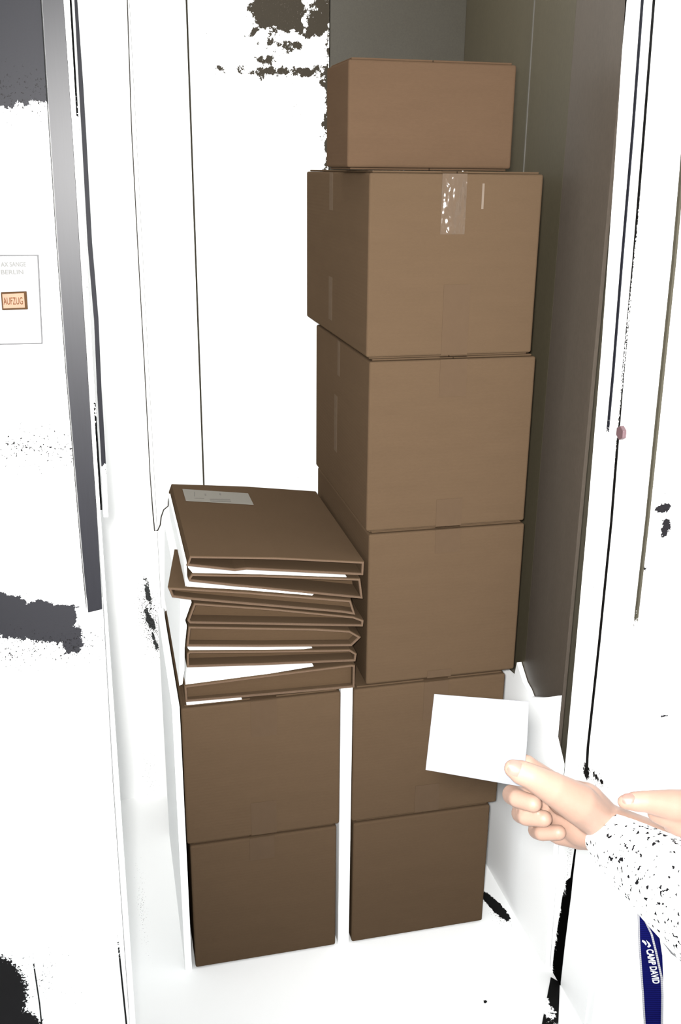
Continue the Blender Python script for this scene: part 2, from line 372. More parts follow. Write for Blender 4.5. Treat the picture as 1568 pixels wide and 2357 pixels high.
# landing wall, right of the opening
ye = onX(1500, 1080, XR).y
rw_m = ragged('glare_white_wall', 'XZ', WHITE, (0.010, 0.009, 0.011),  # blown-out wall painted white, ragged dark patches left in it
    patches=[E(fz(1562, 1190), 0.014, 0.008), E(fz(1492, 1248), 0.006, 0.012), E(fz(1505, 1075), 0.008, 0.004, 0.5), E(fz(1566, 1235), 0.008, 0.016), E(fz(1545, 30), 0.006, 0.02), E(fz(1560, 1677), 0.006, 0.004),
             ('b', *fz(1497, 1355), 0.022, 0.0008, 0.85)],
    amp=0.005, scale=110, specks=[(E(fz(1560, 1180), 0.06, 0.12), 0.05, 0.735, 0.10), (B(fz(1550, 60), 0.03, 0.08), 0.03, 0.74, 0.08)])
struct(box('wall_front_right', XR+0.002, 2.2, ye-0.012, ye+0.04, -0.02, 2.6, rw_m))

# bolt on the reveal
bp = onX(1436, 996, XR)
bo = tag(empty('hex_bolt', bp), 'small pinkish hexagonal bolt on the white right door reveal', 'bolt')
bm_ = plain('pink_brass', (0.12, 0.07, 0.078), 0.45, metal=0.2)
hexp = [bp + Vector((0, 0.0135*math.cos(a), 0.0125*math.sin(a))) for a in [math.pi/6+i*math.pi/3 for i in range(6)]]
prism('head', hexp, (-0.008, 0, 0), bm_, bo, bevel=0.0015)
prism('washer', [bp + Vector((0.0, 0.016*math.cos(a), 0.0145*math.sin(a))) for a in [i*math.pi/8 for i in range(16)]], (-0.0015, 0, 0), plain('bolt_washer', WHITE, 0.5), bo)

# panel seam of the back wall, drawn as a cord
cordp = [(289, -120), (293, 0), (303, 300), (319, 600), (333, 850), (346, 1100), (352, 1180), (356, 1222), (363, 1221), (369, 1208), (371, 1190), (377, 1173), (387, 1165), (388, 1150), (394, 1134), (402, 1121)]
cd = tube('seam_cord', [onY(x, y, YB-0.012) for x, y in cordp], [0.0013]*6+[0.0016]*10, plain('dark_seam', (0.02, 0.016, 0.012), 0.7), None, 6)
tag(cd, 'thin dark panel seam drawn as a cord down the back wall, hooked at its end', 'cord')

# ------------------------------------------------------------------ call panel on the left
PY = YF-0.006
cpn = tag(empty('call_panel', onY(45, 690, YF)), 'white lift call panel with orange AUFZUG button on the left wall', 'panel')
plate_m = plain('panel_white', (0.180, 0.180, 0.183), 0.6, spec=0.05)
c4 = [onY(x, y, PY) for x, y in ((-95, 590), (86, 589), (96, 790), (-85, 794))]
prism('plate', c4, (0, 0.0055, 0), plate_m, cpn, bevel=0.0012)
prism('shadow_gap', [onY(x, y, PY+0.0045) for x, y in ((-98, 587), (89.5, 586), (99, 792), (-88, 796))], (0, 0.001, 0), plain('panel_gap', (0.03, 0.03, 0.033), 0.6), cpn)
btn = prism('button', [onY(x, y, PY-0.003) for x, y in ((2, 673), (61, 671), (64, 712), (5, 714))], (0, 0.0028, 0), plain('button_frame_brown', (0.042, 0.022, 0.010), 0.6, spec=0.02, var=0.4, vscale=80), cpn, bevel=0.0006)
prism('button_face', [onY(x, y, PY-0.0042) for x, y in ((5, 677), (55, 675), (57.5, 708), (8, 710))], (0, 0.0012, 0), plain('button_orange', (0.205, 0.128, 0.090), 0.6, spec=0.02, var=0.22, vscale=45), btn)
def facing(o, px_per=1.0, tilt=0.0):
    """text frame on the landing wall: x to the right, y up, facing the viewer"""
    m = Matrix(((1, 0, 0), (0, 0, -1), (0, 1, 0))).to_4x4(); m = Matrix.Rotation(0, 4, 'X') @ m; m.translation = o
    return m @ Matrix.Rotation(tilt, 4, 'Z')
TXT = plain('engraved_brown', (0.060, 0.022, 0.008), 0.7, spec=0.0)
text_obj('lettering', 'AUFZUG', 0.0185, TXT, facing(onY(8.5, 701.5, PY-0.0044)), btn, fit=(onY(53, 690, PY).x-onY(8.5, 690, PY).x, onY(20, 685, PY).z-onY(20, 701.5, PY).z))
GT = plain('engraved_grey', (0.118, 0.118, 0.113), 0.7, spec=0.0)
text_obj('lettering', 'AX SANGE', 0.0102, GT, facing(onY(2.5, 614, PY-0.0002)), cpn, fit=(onY(60, 610, PY).x-onY(2.5, 610, PY).x, onY(20, 603.5, PY).z-onY(20, 614, PY).z))
text_obj('lettering', 'BERLIN', 0.0102, GT, facing(onY(3, 631.5, PY-0.0002)), cpn, fit=(onY(54, 620, PY).x-onY(3, 620, PY).x, onY(20, 621.5, PY).z-onY(20, 631.5, PY).z))

# ------------------------------------------------------------------ cardboard boxes
def carton(x0, x1, y0, y1, z0, z1, label, group, mat=CARD, tapes=(), side=(), rot=0.0, flapgap=0.0):
    cx, cy = (x0+x1)/2, (y0+y1)/2
    r = empty('cardboard_box', (cx, cy, z0)); tag(r, label, 'box', group)
    box('body', x0, x1, y0, y1, z0+0.0034, z1-0.0042, mat, r, bevel=0.0042, seg=3)
    zt = z1-0.0039; e = 0.0065
    box('top_flap', x0+e, cx-0.0006, y0+e, y1-e, zt, zt+0.0033, mat, r, bevel=0.001, seg=1)
    box('top_flap', cx+0.0006, x1-e, y0+e, y1-e, zt, zt+0.0033, mat, r, bevel=0.001, seg=1)
    box('bottom_flap', x0+e, cx-0.0006, y0+e, y1-e, z0+0.0002, z0+0.003, mat, r, bevel=0.0009, seg=1)
    box('bottom_flap', cx+0.0006, x1-e, y0+e, y1-e, z0+0.0002, z0+0.003, mat, r, bevel=0.0009, seg=1)
    for (a, b, za, zb, m) in tapes:
        box('tape', a, b, y0-0.0005, y0-0.0001, za, zb, m, r)
        if zb > z1-0.006: box('tape', a, b, y0-0.0005, y1, z1-0.0006, z1-0.0003, m, r)
    for (a, b, za, zb) in side:
        box('tape', x0-0.0005, x0-0.0001, a, b, za, zb, TAPE_S, r)
    if rot:
        r.rotation_euler.z = rot
    return r
Y0 = 1.704
GR, GL = 'cardboard boxes in the tall stack', 'cardboard boxes in the short stack'
def fx(x, y, Y=Y0): return onY(x, y, Y).x
def fzz(x, y, Y=Y0): return onY(x, y, Y).z
z = [0.0, 0.3135, 0.6295, 0.9545, 1.2825, 1.6000]
carton(0.444, 0.747, Y0, Y0+0.46, z[0], z[1], 'brown cardboard box on the floor at the foot of the tall stack', GR, CARD, rot=0.0)
carton(0.440, 0.760, Y0-0.002, Y0+0.46, z[1], z[2], 'brown cardboard box second from the floor in the tall stack, behind the note', GR, CARD,
       tapes=[(fx(975, 1600), fx(1030, 1600), z[2]-0.09, z[2]-0.004, TAPE), (fx(955, 1830), fx(1010, 1830), z[1]+0.005, z[1]+0.07, TAPE)])
carton(0.4645, 0.779, Y0, Y0+0.465, z[2], z[3], 'taped brown cardboard box third from the floor in the tall stack, beside the flattened cartons', GR, CARD,
       tapes=[(fx(1003, 1230), fx(1060, 1230), z[3]-0.052, z[3]-0.0042, TAPE), (fx(985, 1520), fx(1040, 1520), z[2]+0.004, z[2]+0.02, TAPE)])
carton(0.458, 0.7755, Y0-0.003, Y0+0.455, z[3], z[4], 'taped brown cardboard box fourth from the floor in the tall stack', GR, CARD,
       tapes=[(fx(1012, 850), fx(1074, 850), z[4]-0.073, z[4]-0.0042, TAPE), (fx(1003, 1180), fx(1062, 1180), z[3]+0.004, z[3]+0.058, TAPE)],
       side=[(Y0+0.225, Y0+0.245, z[4]-0.075, z[4]-0.005), (Y0+0.245, Y0+0.27, z[3]+0.09, z[4]-0.12)])
carton(0.4515, 0.7645, Y0-0.004, Y0+0.528, z[4], z[5], 'brown cardboard box with shiny wrinkled tape, directly under the small top box', GR, CARD,
       tapes=[(fx(1015, 450), fx(1072, 450), z[5]-0.104, z[5]-0.0042, TAPE_W), (fx(1017, 740), fx(1077, 740), z[4]+0.004, z[4]+0.128, TAPE), (fx(1108, 440), fx(1113, 440), z[5]-0.062, z[5]-0.02, plain('pale_scuff', (0.10, 0.072, 0.05), 0.5))],
       side=[(Y0+0.27, Y0+0.30, z[5]-0.075, z[5]-0.005), (Y0+0.27, Y0+0.30, z[4]+0.03, z[4]+0.115)])
y6 = 1.735
b6 = carton(0.4215, 0.7165, y6, y6+0.165, z[5]+0.0005, z[5]+0.1755, 'small reddish brown cardboard box alone on top of the tall stack', GR, CARD_TOP)
carton(0.105, 0.4075, Y0, Y0+0.46, 0.0, 0.3135, 'brown cardboard box on the floor at the foot of the short stack', GL, CARD,
       tapes=[(fx(575, 1950), fx(632, 1950), 0.255, 0.3090, TAPE)])
carton(0.0995, 0.4125, Y0-0.003, Y0+0.46, 0.3135, 0.6290, 'taped brown cardboard box directly under the flattened cartons in the short stack', GL, CARD,
       tapes=[(fx(577, 1650), fx(637, 1650), 0.545, 0.6245, TAPE), (fx(577, 1850), fx(636, 1850), 0.318, 0.395, TAPE)])

# ------------------------------------------------------------------ flattened cartons
def inset(poly, d):
    n = len(poly); out = []
    area = sum(poly[i].x*poly[(i+1) % n].y - poly[(i+1) % n].x*poly[i].y for i in range(n))
    s = 1 if area > 0 else -1
    for i in range(n):
        p0, p, p1 = poly[i-1], poly[i], poly[(i+1) % n]
        a = (p-p0).normalized(); b = (p1-p).normalized()
        na = Vector((-a.y, a.x))*s; nb = Vector((-b.y, b.x))*s
        bis = na+nb; l = bis.length_squared
        bis = bis*(2.0/l) if l > 0.3 else bis.normalized()*1.9
        if bis.length > 2.2: bis = bis.normalized()*2.2
        out.append(p + bis*d)
    return out
def flat_carton(pts, yf, depth, label, flap, shear=0.0, th=0.0045):
    q = [onY(x, y, yf) for x, y in pts]
    o2 = [Vector((p.x, p.z)) for p in q]; i2 = inset(o2, th); n = len(o2)
    c = sum((Vector((p.x, p.z)) for p in q), Vector((0, 0)))/n
    r = empty('flattened_carton', (c.x, yf, min(p.y for p in o2))); tag(r, label, 'carton', 'flattened cartons on the short stack')
    e = 0.0015
    ring = lambda P, y: [Vector((p.x, y, p.y)) for p in P]
    o2b = inset(o2, 0.0008)
    v = ring(o2b, yf) + ring(o2, yf+e) + ring(o2, yf+depth) + ring(i2, yf+depth) + ring(i2, yf+e)
    f = []
    for a in range(4):
        if a == 2: pass
        for i in range(n):
            j = (i+1) % n; f.append((a*n+i, a*n+j, (a+1)*n+j, (a+1)*n+i))
    mesh_obj('sleeve', v, f, CARD, r)
    # raw cut edge of the board round the mouth of the sleeve
    v = ring(o2b, yf) + ring(inset(o2, th-0.0006), yf-0.0003) + ring(inset(o2, th+0.0002), yf+e+0.0004)
    f = []
    for a in range(2):
        for i in range(n):
            j = (i+1) % n; f.append((a*n+i, a*n+j, (a+1)*n+j, (a+1)*n+i))
    mesh_obj('cut_edge', v, f, CARD_EDGE, r)
    i3 = inset(o2, th+0.0006)
    prism('inner_flap', ring(i3, yf+flap), (0, 0.003, 0), CARD_IN, r)
    if shear:
        for ch in r.children:
            for q in ch.data.vertices: q.co.x += shear*(q.co.y-yf)
    return r
f1 = flat_carton([(437,1280),(640,1283),(839,1293),(837,1325),(568,1312),(541,1315),(429,1303),(430,1299)], 1.694, 0.445, 'topmost flattened cardboard carton, with a white label near its back edge', 0.05)
flat_carton([(441,1321),(600,1324),(830,1332),(836,1379),(546,1351),(436,1339),(433,1333)], 1.694, 0.44, 'flattened cardboard carton second from the top, gaping open at its right end', 0.06)
f3 = flat_carton([(386,1352),(560,1362),(808,1382),(819,1416),(786,1411),(445,1382),(396,1376)], 1.690, 0.19, 'flattened cardboard carton jutting out left of the others', 0.022, shear=0.14)
flat_carton([(447,1388),(620,1400),(814,1419),(838,1428),(836,1443),(620,1439),(437,1436),(431,1429)], 1.694, 0.44, 'flattened cardboard carton right under the jutting one', 0.03)
flat_carton([(434,1442),(729,1447),(806,1452),(832,1467),(810,1488),(600,1490),(429,1489)], 1.694, 0.44, 'flattened cardboard carton with a pointed right end, third from the bottom', 0.02)
flat_carton([(436,1499),(620,1498),(806,1495),(822,1505),(819,1523),(600,1532),(430,1537),(430,1505)], 1.694, 0.44, 'flattened cardboard carton second from the bottom, nearly level', 0.03)
flat_carton([(424,1579),(600,1556),(810,1530),(818,1531),(817,1583),(640,1599),(427,1617)], 1.694, 0.44, 'lowest flattened cardboard carton, slanting up to the right', 0.012)
# label on the topmost one
zt1 = onY(640, 1283, 1.694).z
_a, _b = onY(437, 1280, 1.694), onY(640, 1283, 1.694)
def top1(x, y, dz):
    zz = zt1
    for _ in range(6):
        p = onZ(x, y, zz+dz); zz = _a.z+(_b.z-_a.z)*(p.x-_a.x)/(_b.x-_a.x)
    return onZ(x, y, zz+dz)
lab = [top1(x, y, 0.0008) for x, y in ((420, 1126), (571, 1136), (584, 1162), (428, 1153))]
e1 = f1
GLY = plain('label_paper', (0.145, 0.135, 0.115), 0.7, spec=0.1)
lbl = prism('label', lab, (0, 0, 0.0006), GLY, f1)
INK = plain('label_ink', (0.07, 0.062, 0.05), 0.7)
for (x0, y0, x1, y1) in ((483, 1148, 530, 1150), (484, 1152, 532, 1154), (447, 1132, 449, 1142), (471, 1136, 475, 1140), (505, 1135, 509, 1139), (447, 1146, 470, 1147)):
    prism('print', [top1(x, y, 0.0016) for x, y in ((x0, y0), (x1, y0+0.8), (x1, y1+0.8), (x0, y1))], (0, 0, 0.0002), INK, lbl)

# added white sheets, drawing blown-out glare between the flattened cartons
def sheet(pts, y0, y1, label):
    o = prism('added_sheet', [onY(x, y, y0) for x, y in pts], (0, y1-y0, 0), SHEET_W)
    return tag(o, label, 'added sheet', 'added white sheets between the cartons')
sheet([(433,1306),(541,1318),(568,1315),(798,1327.5),(796,1329.5),(600,1322),(444,1319)], 1.699, 2.12, 'added white sheet between the two topmost flattened cartons')
sheet([(424,1290),(429,1290),(430,1305),(431,1341),(427,1350.5)], 1.699, 2.10, 'added upright white sheet against the left ends of the two topmost flattened cartons')
sheet([(432,1341),(546,1354),(572,1350.5),(722,1367.5),(718,1371),(560,1359),(429,1351)], 1.699, 2.10, 'added white sheet lying on the jutting flattened carton')
sheet([(415,1385),(441,1386),(426,1428),(430,1440),(425,1491),(425,1538),(420,1575),(413,1578)], 1.699, 2.12, 'added upright white sheet against the left ends of the lower flattened cartons')
sheet([(432,1491.5),(600,1492),(712,1489.5),(719,1491.5),(700,1494),(620,1496),(437,1497)], 1.699, 2.12, 'added white sheet under the flattened carton with the pointed end')
sheet([(430,1540),(577,1535),(590,1538),(720,1530),(722,1533.5),(600,1554),(427,1577)], 1.699, 2.12, 'added white wedge above the lowest flattened carton')
sheet([(429,1618.6),(556,1607),(557,1610),(430,1623)], 1.697, 2.12, 'added short white sheet under the lowest flattened carton')

# added white boards, drawing blown-out glare round the stacks
tag(box('added_board', 0.083, 0.0975, 1.706, 2.17, 0.0, 0.628, BOARD_W, None, bevel=0.001), 'added white board standing against the left side of the short stack', 'board')
tag(box('added_board', 0.4145, 0.4385, 1.708, 2.16, 0.0, 0.628, BOARD_W, None, bevel=0.001), 'added white board wedged in the gap between the two stacks', 'board')
rp = [(1.55, 0.0), (1.53, 0.535), (1.565, 0.555), (1.583, 0.632), (1.640, 0.597), (1.706, 0.562), (1.722, 0.60), (1.783, 0.612), (1.80, 0.55), (2.2, 0.52), (2.2, 0.0)]
rp = [(p.y, p.z) for p in [onX(x, y, XR-0.012) for x, y in ((1302, 1732), (1290, 1700), (1285, 1605), (1252, 1606), (1220, 1604), (1214, 1588), (1204, 1570), (1190, 1525), (1183, 1560))]]
rp = [(1.545, 0.0), (1.565, rp[0][1]-0.04), (1.6025, rp[0][1])] + [(max(y, 1.6025), zz) for y, zz in rp[1:]] + [(2.2, 0.5), (2.2, 0.0)]
tag(prism('added_board', [Vector((XR-0.012, y, zz)) for y, zz in rp], (0.0105, 0, 0), BOARD_W), 'added low white board leaning on the brown right wall beside the tall stack', 'board')

# ------------------------------------------------------------------ person
def ball_chain(bm, pts, sub=2):
    """tapered capsules along (pos, radius) points"""
    for (p, r), (q, s) in zip(pts[:-1], pts[1:]):
        p, q = Vector(p), Vector(q); d = q-p; L = d.length
        nrm = max(2, int(L/max(min(r, s)*0.35, 0.002)))
        ax = d.normalized(); a = ax.orthogonal().normalized(); b = ax.cross(a); k = 16
        rings = []
        for i in range(nrm+1):
            t = i/nrm; rad = r+(s-r)*t; c = p+d*t
            rings.append([bm.verts.new(c+(a*math.cos(2*math.pi*j/k)+b*math.sin(2*math.pi*j/k))*rad) for j in range(k)])
        for u, w in zip(rings[:-1], rings[1:]):
            for j in range(k): bm.faces.new((u[j], u[(j+1) % k], w[(j+1) % k], w[j]))
        bm.faces.new(list(reversed(rings[0]))); bm.faces.new(rings[-1])
    for p, r in pts:
        bmesh.ops.create_icosphere(bm, subdivisions=3, radius=r, matrix=Matrix.Translation(Vector(p)))
def ellipsoid(bm, c, rx, ry, rz, rot=None):
    m = Matrix.Translation(Vector(c)) @ (rot.to_4x4() if rot else Matrix.Identity(4)) @ Matrix.Diagonal((rx, ry, rz, 1))
    bmesh.ops.create_icosphere(bm, subdivisions=4, radius=1.0, matrix=m)
def remeshed(name, bm, voxel, smooth_it, mat, parent):
    bmesh.ops.recalc_face_normals(bm, faces=bm.faces)
    me = bpy.data.meshes.new(name+'_raw'); bm.to_mesh(me); bm.free()
    o = bpy.data.objects.new(name+'_raw', me); COL.objects.link(o)
    r = o.modifiers.new('remesh', 'REMESH'); r.mode = 'VOXEL'; r.voxel_size = voxel; r.use_smooth_shade = True
    s = o.modifiers.new('smooth', 'SMOOTH'); s.factor = 0.5; s.iterations = smooth_it
    dg = bpy.context.evaluated_depsgraph_get()
    m2 = bpy.data.meshes.new_from_object(o.evaluated_get(dg)); m2.name = name
    bpy.data.objects.remove(o, do_unlink=True); bpy.data.meshes.remove(me)
    for p in m2.polygons: p.use_smooth = True
    m2.materials.clear(); m2.materials.append(mat)
    o = bpy.data.objects.new(name, m2); COL.objects.link(o)
    o.parent = parent; o.matrix_parent_inverse = parent.matrix_world.inverted()
    return o
V = Vector
SK = bpy.data.materials.new('skin'); t = NT(SK)
n = t.noise(40, 4); n2 = t.noise(600, 3)
t.link(t.mix(n, (0.215, 0.132, 0.098), (0.255, 0.162, 0.123)), t.b.inputs['Base Color'])
t.b.inputs['Roughness'].default_value = 0.5; t.b.inputs['Specular IOR Level'].default_value = 0.3
t.b.inputs['Subsurface Weight'].default_value = 0.08; t.b.inputs['Subsurface Radius'].default_value = (0.006, 0.003, 0.002); t.b.inputs['Subsurface Scale'].default_value = 0.5
t.bump(n2, 0.15, 0.0006)

person = tag(empty('person', (0.56, 0.30, 0.0)), 'person in a white speckled sweater reaching in from the right with a white note', 'person')
pelv = V((0.57, 0.28, 0.95)); chest = V((0.55, 0.31, 1.27)); neckb = V((0.54, 0.325, 1.43)); headc = V((0.52, 0.345, 1.60))
rgt = V((0.7071, 0.7071, 0)); fw = V((-0.7071, 0.7071, 0))
rsh = V((0.665, 0.435, 1.36)); lsh = V((0.425, 0.195, 1.36))
relb = V((0.515, 0.585, 1.01)); lelb = V((0.525, 0.40, 1.14))
rwr = atD(1390, 1905, 1.015); lwr = atD(1660, 1868, 0.905)
bm = bmesh.new()
# trunk, head, legs
ball_chain(bm, [(pelv, 0.135), (V((0.565, 0.285, 1.08)), 0.115), (chest, 0.135), (neckb, 0.065), (neckb+V((-0.006, 0.006, 0.07)), 0.055)])
ball_chain(bm, [(rsh, 0.055), (chest+V((0, 0, 0.06)), 0.10), (lsh, 0.055)])
ellipsoid(bm, headc+V((0, 0, 0.03)), 0.078, 0.078, 0.105); ellipsoid(bm, headc+fw*0.022+V((0, 0, -0.035)), 0.062, 0.062, 0.075)
ball_chain(bm, [(headc+fw*0.092+V((0, 0, 0.02)), 0.010), (headc+fw*0.106+V((0, 0, -0.012)), 0.013)])                # nose
for s in (-1, 1):
    ellipsoid(bm, headc+rgt*s*0.078+V((0, 0, 0.0)), 0.014, 0.014, 0.03)                                             # ears
ball_chain(bm, [(headc+fw*0.088+rgt*-0.02+V((0, 0, -0.048)), 0.007), (headc+fw*0.094+V((0, 0, -0.048)), 0.008), (headc+fw*0.088+rgt*0.02+V((0, 0, -0.048)), 0.007)])
for s in (-1, 1):
    hip = pelv+rgt*s*0.09+V((0, 0, -0.04)); kn = V((hip.x, hip.y, 0.50))+fw*0.02; an = V((hip.x, hip.y, 0.09))
    ball_chain(bm, [(hip, 0.088), (kn, 0.056), (an, 0.040)]); ball_chain(bm, [(an+V((0, 0, -0.045)), 0.040), (an+fw*0.15+V((0, 0, -0.055)), 0.030)])
# arms
ball_chain(bm, [(rsh, 0.052), (relb, 0.040), (rwr, 0.0255)])
ball_chain(bm, [(lsh, 0.052), (lelb, 0.040), (lwr, 0.026)])
D = lambda *a: [(atD(x, y, d), r) for x, y, d, r in a]
# right hand: palm, three folded fingers, index behind the note, thumb in front of it
ball_chain(bm, D((1392, 1905, 1.015, 0.0250), (1345, 1893, 1.020, 0.0255), (1308, 1872, 1.030, 0.0230)))
ball_chain(bm, D((1392, 1912, 1.018, 0.0215), (1335, 1918, 1.025, 0.0165), (1290, 1915, 1.035, 0.0135)))
ball_chain(bm, D((1392, 1893, 1.010, 0.0200), (1345, 1850, 0.995, 0.0215), (1300, 1835, 1.010, 0.0190)))
ball_chain(bm, D((1375, 1885, 0.998, 0.0190), (1330, 1848, 0.976, 0.0200), (1272, 1814, 0.962, 0.0160), (1222, 1787, 0.955, 0.0122), (1200, 1778, 0.955, 0.0118), (1181, 1769, 0.957, 0.0088)))
ball_chain(bm, D((1305, 1825, 1.035, 0.0125), (1228, 1772, 1.010, 0.0105), (1212, 1757, 1.003, 0.0090), (1165, 1752, 1.004, 0.0082), (1135, 1752, 1.003, 0.0072)))
ball_chain(bm, D((1305, 1852, 1.040, 0.0120), (1180, 1829, 1.030, 0.0108), (1192, 1838, 1.003, 0.0094), (1228, 1850, 0.988, 0.0088)))
ball_chain(bm, D((1308, 1885, 1.042, 0.0115), (1200, 1872, 1.032, 0.0104), (1212, 1880, 1.006, 0.0092), (1252, 1884, 0.994, 0.0086)))
ball_chain(bm, D((1312, 1915, 1.042, 0.0105), (1236, 1911, 1.034, 0.0092), (1248, 1917, 1.010, 0.0083), (1286, 1916, 0.999, 0.0078)))
# left hand laid on the other forearm
ball_chain(bm, D((1660, 1868, 0.905, 0.0245), (1600, 1872, 0.905, 0.0230), (1572, 1874, 0.905, 0.0185)))
ball_chain(bm, D((1620, 1865, 0.900, 0.0185), (1548, 1853, 0.890, 0.0140), (1488, 1845, 0.885, 0.0098), (1462, 1845, 0.885, 0.0090), (1438, 1846, 0.887, 0.0066)))
ball_chain(bm, D((1585, 1876, 0.905, 0.0125), (1512, 1872, 0.897, 0.0085), (1530, 1884, 0.893, 0.0078), (1560, 1893, 0.892, 0.0078)))
ball_chain(bm, D((1600, 1895, 0.905, 0.0120), (1548, 1896, 0.899, 0.0088), (1562, 1905, 0.893, 0.0080), (1590, 1908, 0.892, 0.0078)))
ball_chain(bm, D((1615, 1912, 0.905, 0.0115), (1582, 1914, 0.899, 0.0086), (1592, 1922, 0.894, 0.0078), (1615, 1924, 0.893, 0.0076)))
ball_chain(bm, D((1630, 1925, 0.905, 0.0105), (1604, 1928, 0.899, 0.0080), (1612, 1935, 0.895, 0.0072), (1632, 1936, 0.894, 0.0070)))
body = remeshed('body', bm, 0.0022, 4, SK, person)
# thumbnail of the hand in front of the note
NAIL = plain('nail', (0.185, 0.105, 0.085), 0.4)
def nail(c, dirv, nv, L, Wd, name='fingernail'):
    dirv = dirv.normalized(); nv = (nv-dirv*nv.dot(dirv)).normalized(); sv = dirv.cross(nv)
    v = []; f = []; nu, nw = 8, 8
    for i in range(nu+1):
        for j in range(nw+1):
            u = i/nu*2-1; w = j/nw*2-1
            wd = Wd*math.sqrt(max(0.0, 1-abs(u)**3.2*0.75))
            v.append(c + dirv*(u*L) + sv*(w*wd) - nv*(0.38*Wd*w*w + 0.12*L*u*u))
    for i in range(nu):
        for j in range(nw):
            a = i*(nw+1)+j; f.append((a, a+1, a+nw+2, a+nw+1))
    n0 = len(v); v += [p-nv*0.0016 for p in v]
    f += [tuple(n0+k for k in reversed(q)) for q in f]
    return mesh_obj(name, v, f, NAIL, body, smooth=True)
tip = atD(1181, 1769, 0.957); ip = atD(1222, 1787, 0.955); toc = (EYE-tip).normalized()
nail(atD(1190, 1773, 0.956) + toc*0.0106 + V((0, 0, 0.0022)), tip-ip, toc+V((0, 0, 0.25)), 0.0078, 0.0072)
tip = atD(1438, 1846, 0.887); toc = (EYE-tip).normalized()
nail(atD(1446, 1842, 0.886) + toc*0.0062 + V((0, 0, 0.003)), atD(1438, 1846, 0.887)-atD(1462, 1845, 0.885), toc+V((0, 0, 0.9)), 0.0055, 0.0048)

# clothing
SH = bpy.data.materials.new('white_speckled_knit'); t = NT(SH)
h = t.noise(210, 2, 0.5); g = t.noise(22, 2)
f = t.m('GREATER_THAN', t.m('ADD', h, t.m('MULTIPLY', g, 0.22)), 0.742)
t.link(t.mix(f, WHITE, (0.004, 0.004, 0.005)), t.b.inputs['Base Color']); t.b.inputs['Roughness'].default_value = 0.9; t.b.inputs['Specular IOR Level'].default_value = 0.1
t.bump(t.noise(35, 3), 0.4, 0.004)
bm = bmesh.new()
ball_chain(bm, [(V((0.567, 0.283, 0.90)), 0.158), (V((0.565, 0.285, 1.08)), 0.140), (chest, 0.152), (neckb+V((0, 0, -0.03)), 0.085)])
ball_chain(bm, [(rsh, 0.068), (chest+V((0, 0, 0.06)), 0.118), (lsh, 0.068)])
cuff = atD(1402, 1914, 1.005)
ball_chain(bm, [(rsh, 0.070), (relb, 0.0600)]); ball_chain(bm, [(lsh, 0.068), (lelb, 0.056), (lelb+(lwr-lelb)*0.86, 0.041)])
# right sleeve: straight loft with a flat cuff
def loft(bm, pts, k=28):
    rings = []
    pts = [(V(p), r) for p, r in pts]
    for i, (p, r) in enumerate(pts):
        d = (pts[min(i+1, len(pts)-1)][0]-pts[max(i-1, 0)][0]).normalized()
        a = d.cross(V((0, 0, 1))).normalized(); b = d.cross(a)
        rings.append([bm.verts.new(p+(a*math.cos(2*math.pi*j/k)+b*math.sin(2*math.pi*j/k))*r) for j in range(k)])
    for u, w in zip(rings[:-1], rings[1:]):
        for j in range(k): bm.faces.new((u[j], u[(j+1) % k], w[(j+1) % k], w[j]))
    bm.faces.new(list(reversed(rings[0]))); bm.faces.new(rings[-1])
loft(bm, [(atD(1391, 1909, 1.012), 0.0255), (atD(1427, 1943, 0.988), 0.0315), (atD(1492, 1993, 0.945), 0.0375), (atD(1560, 2040, 0.910), 0.0445), (atD(1640, 2105, 0.875), 0.0540), (relb, 0.0600)])
shirt = remeshed('sweater', bm, 0.004, 3, SH, person)
bm = bmesh.new()
ball_chain(bm, [(pelv, 0.148), (pelv+V((0, 0, -0.05)), 0.15)])
for s in (-1, 1):
    hip = pelv+rgt*s*0.09+V((0, 0, -0.05)); kn = V((hip.x, hip.y, 0.50))+fw*0.02; an = V((hip.x, hip.y, 0.11))
    ball_chain(bm, [(hip, 0.10), (kn, 0.072), (an, 0.062)])
remeshed('trousers', bm, 0.008, 3, plain('white_cotton', (0.75, 0.75, 0.75), 0.9), person)
for s in (-1, 1):
    bm = bmesh.new(); hip = pelv+rgt*s*0.09
    ball_chain(bm, [(V((hip.x, hip.y, 0.052))-fw*0.03, 0.050), (V((hip.x, hip.y, 0.045))+fw*0.10, 0.044), (V((hip.x, hip.y, 0.040))+fw*0.19, 0.038)])
    remeshed('shoe', bm, 0.005, 3, plain('dark_shoe', (0.02, 0.02, 0.022), 0.5), person)
bm = bmesh.new()
ellipsoid(bm, headc+V((0, 0, 0.052))-fw*0.016, 0.086, 0.086, 0.095); ellipsoid(bm, headc-fw*0.035, 0.075, 0.075, 0.085)
remeshed('hair', bm, 0.004, 2, plain('brown_hair', (0.05, 0.03, 0.02), 0.6, var=0.3, vscale=120), person)
EYEM = plain('eye_white', (0.8, 0.8, 0.8), 0.2); IRIS = plain('iris', (0.03, 0.02, 0.015), 0.2)
for s in (-1, 1):
    bm = bmesh.new(); c = headc+fw*0.078+rgt*s*0.031+V((0, 0, 0.022)); ellipsoid(bm, c, 0.012, 0.012, 0.010)
    e = remeshed('eye', bm, 0.002, 1, EYEM, person)

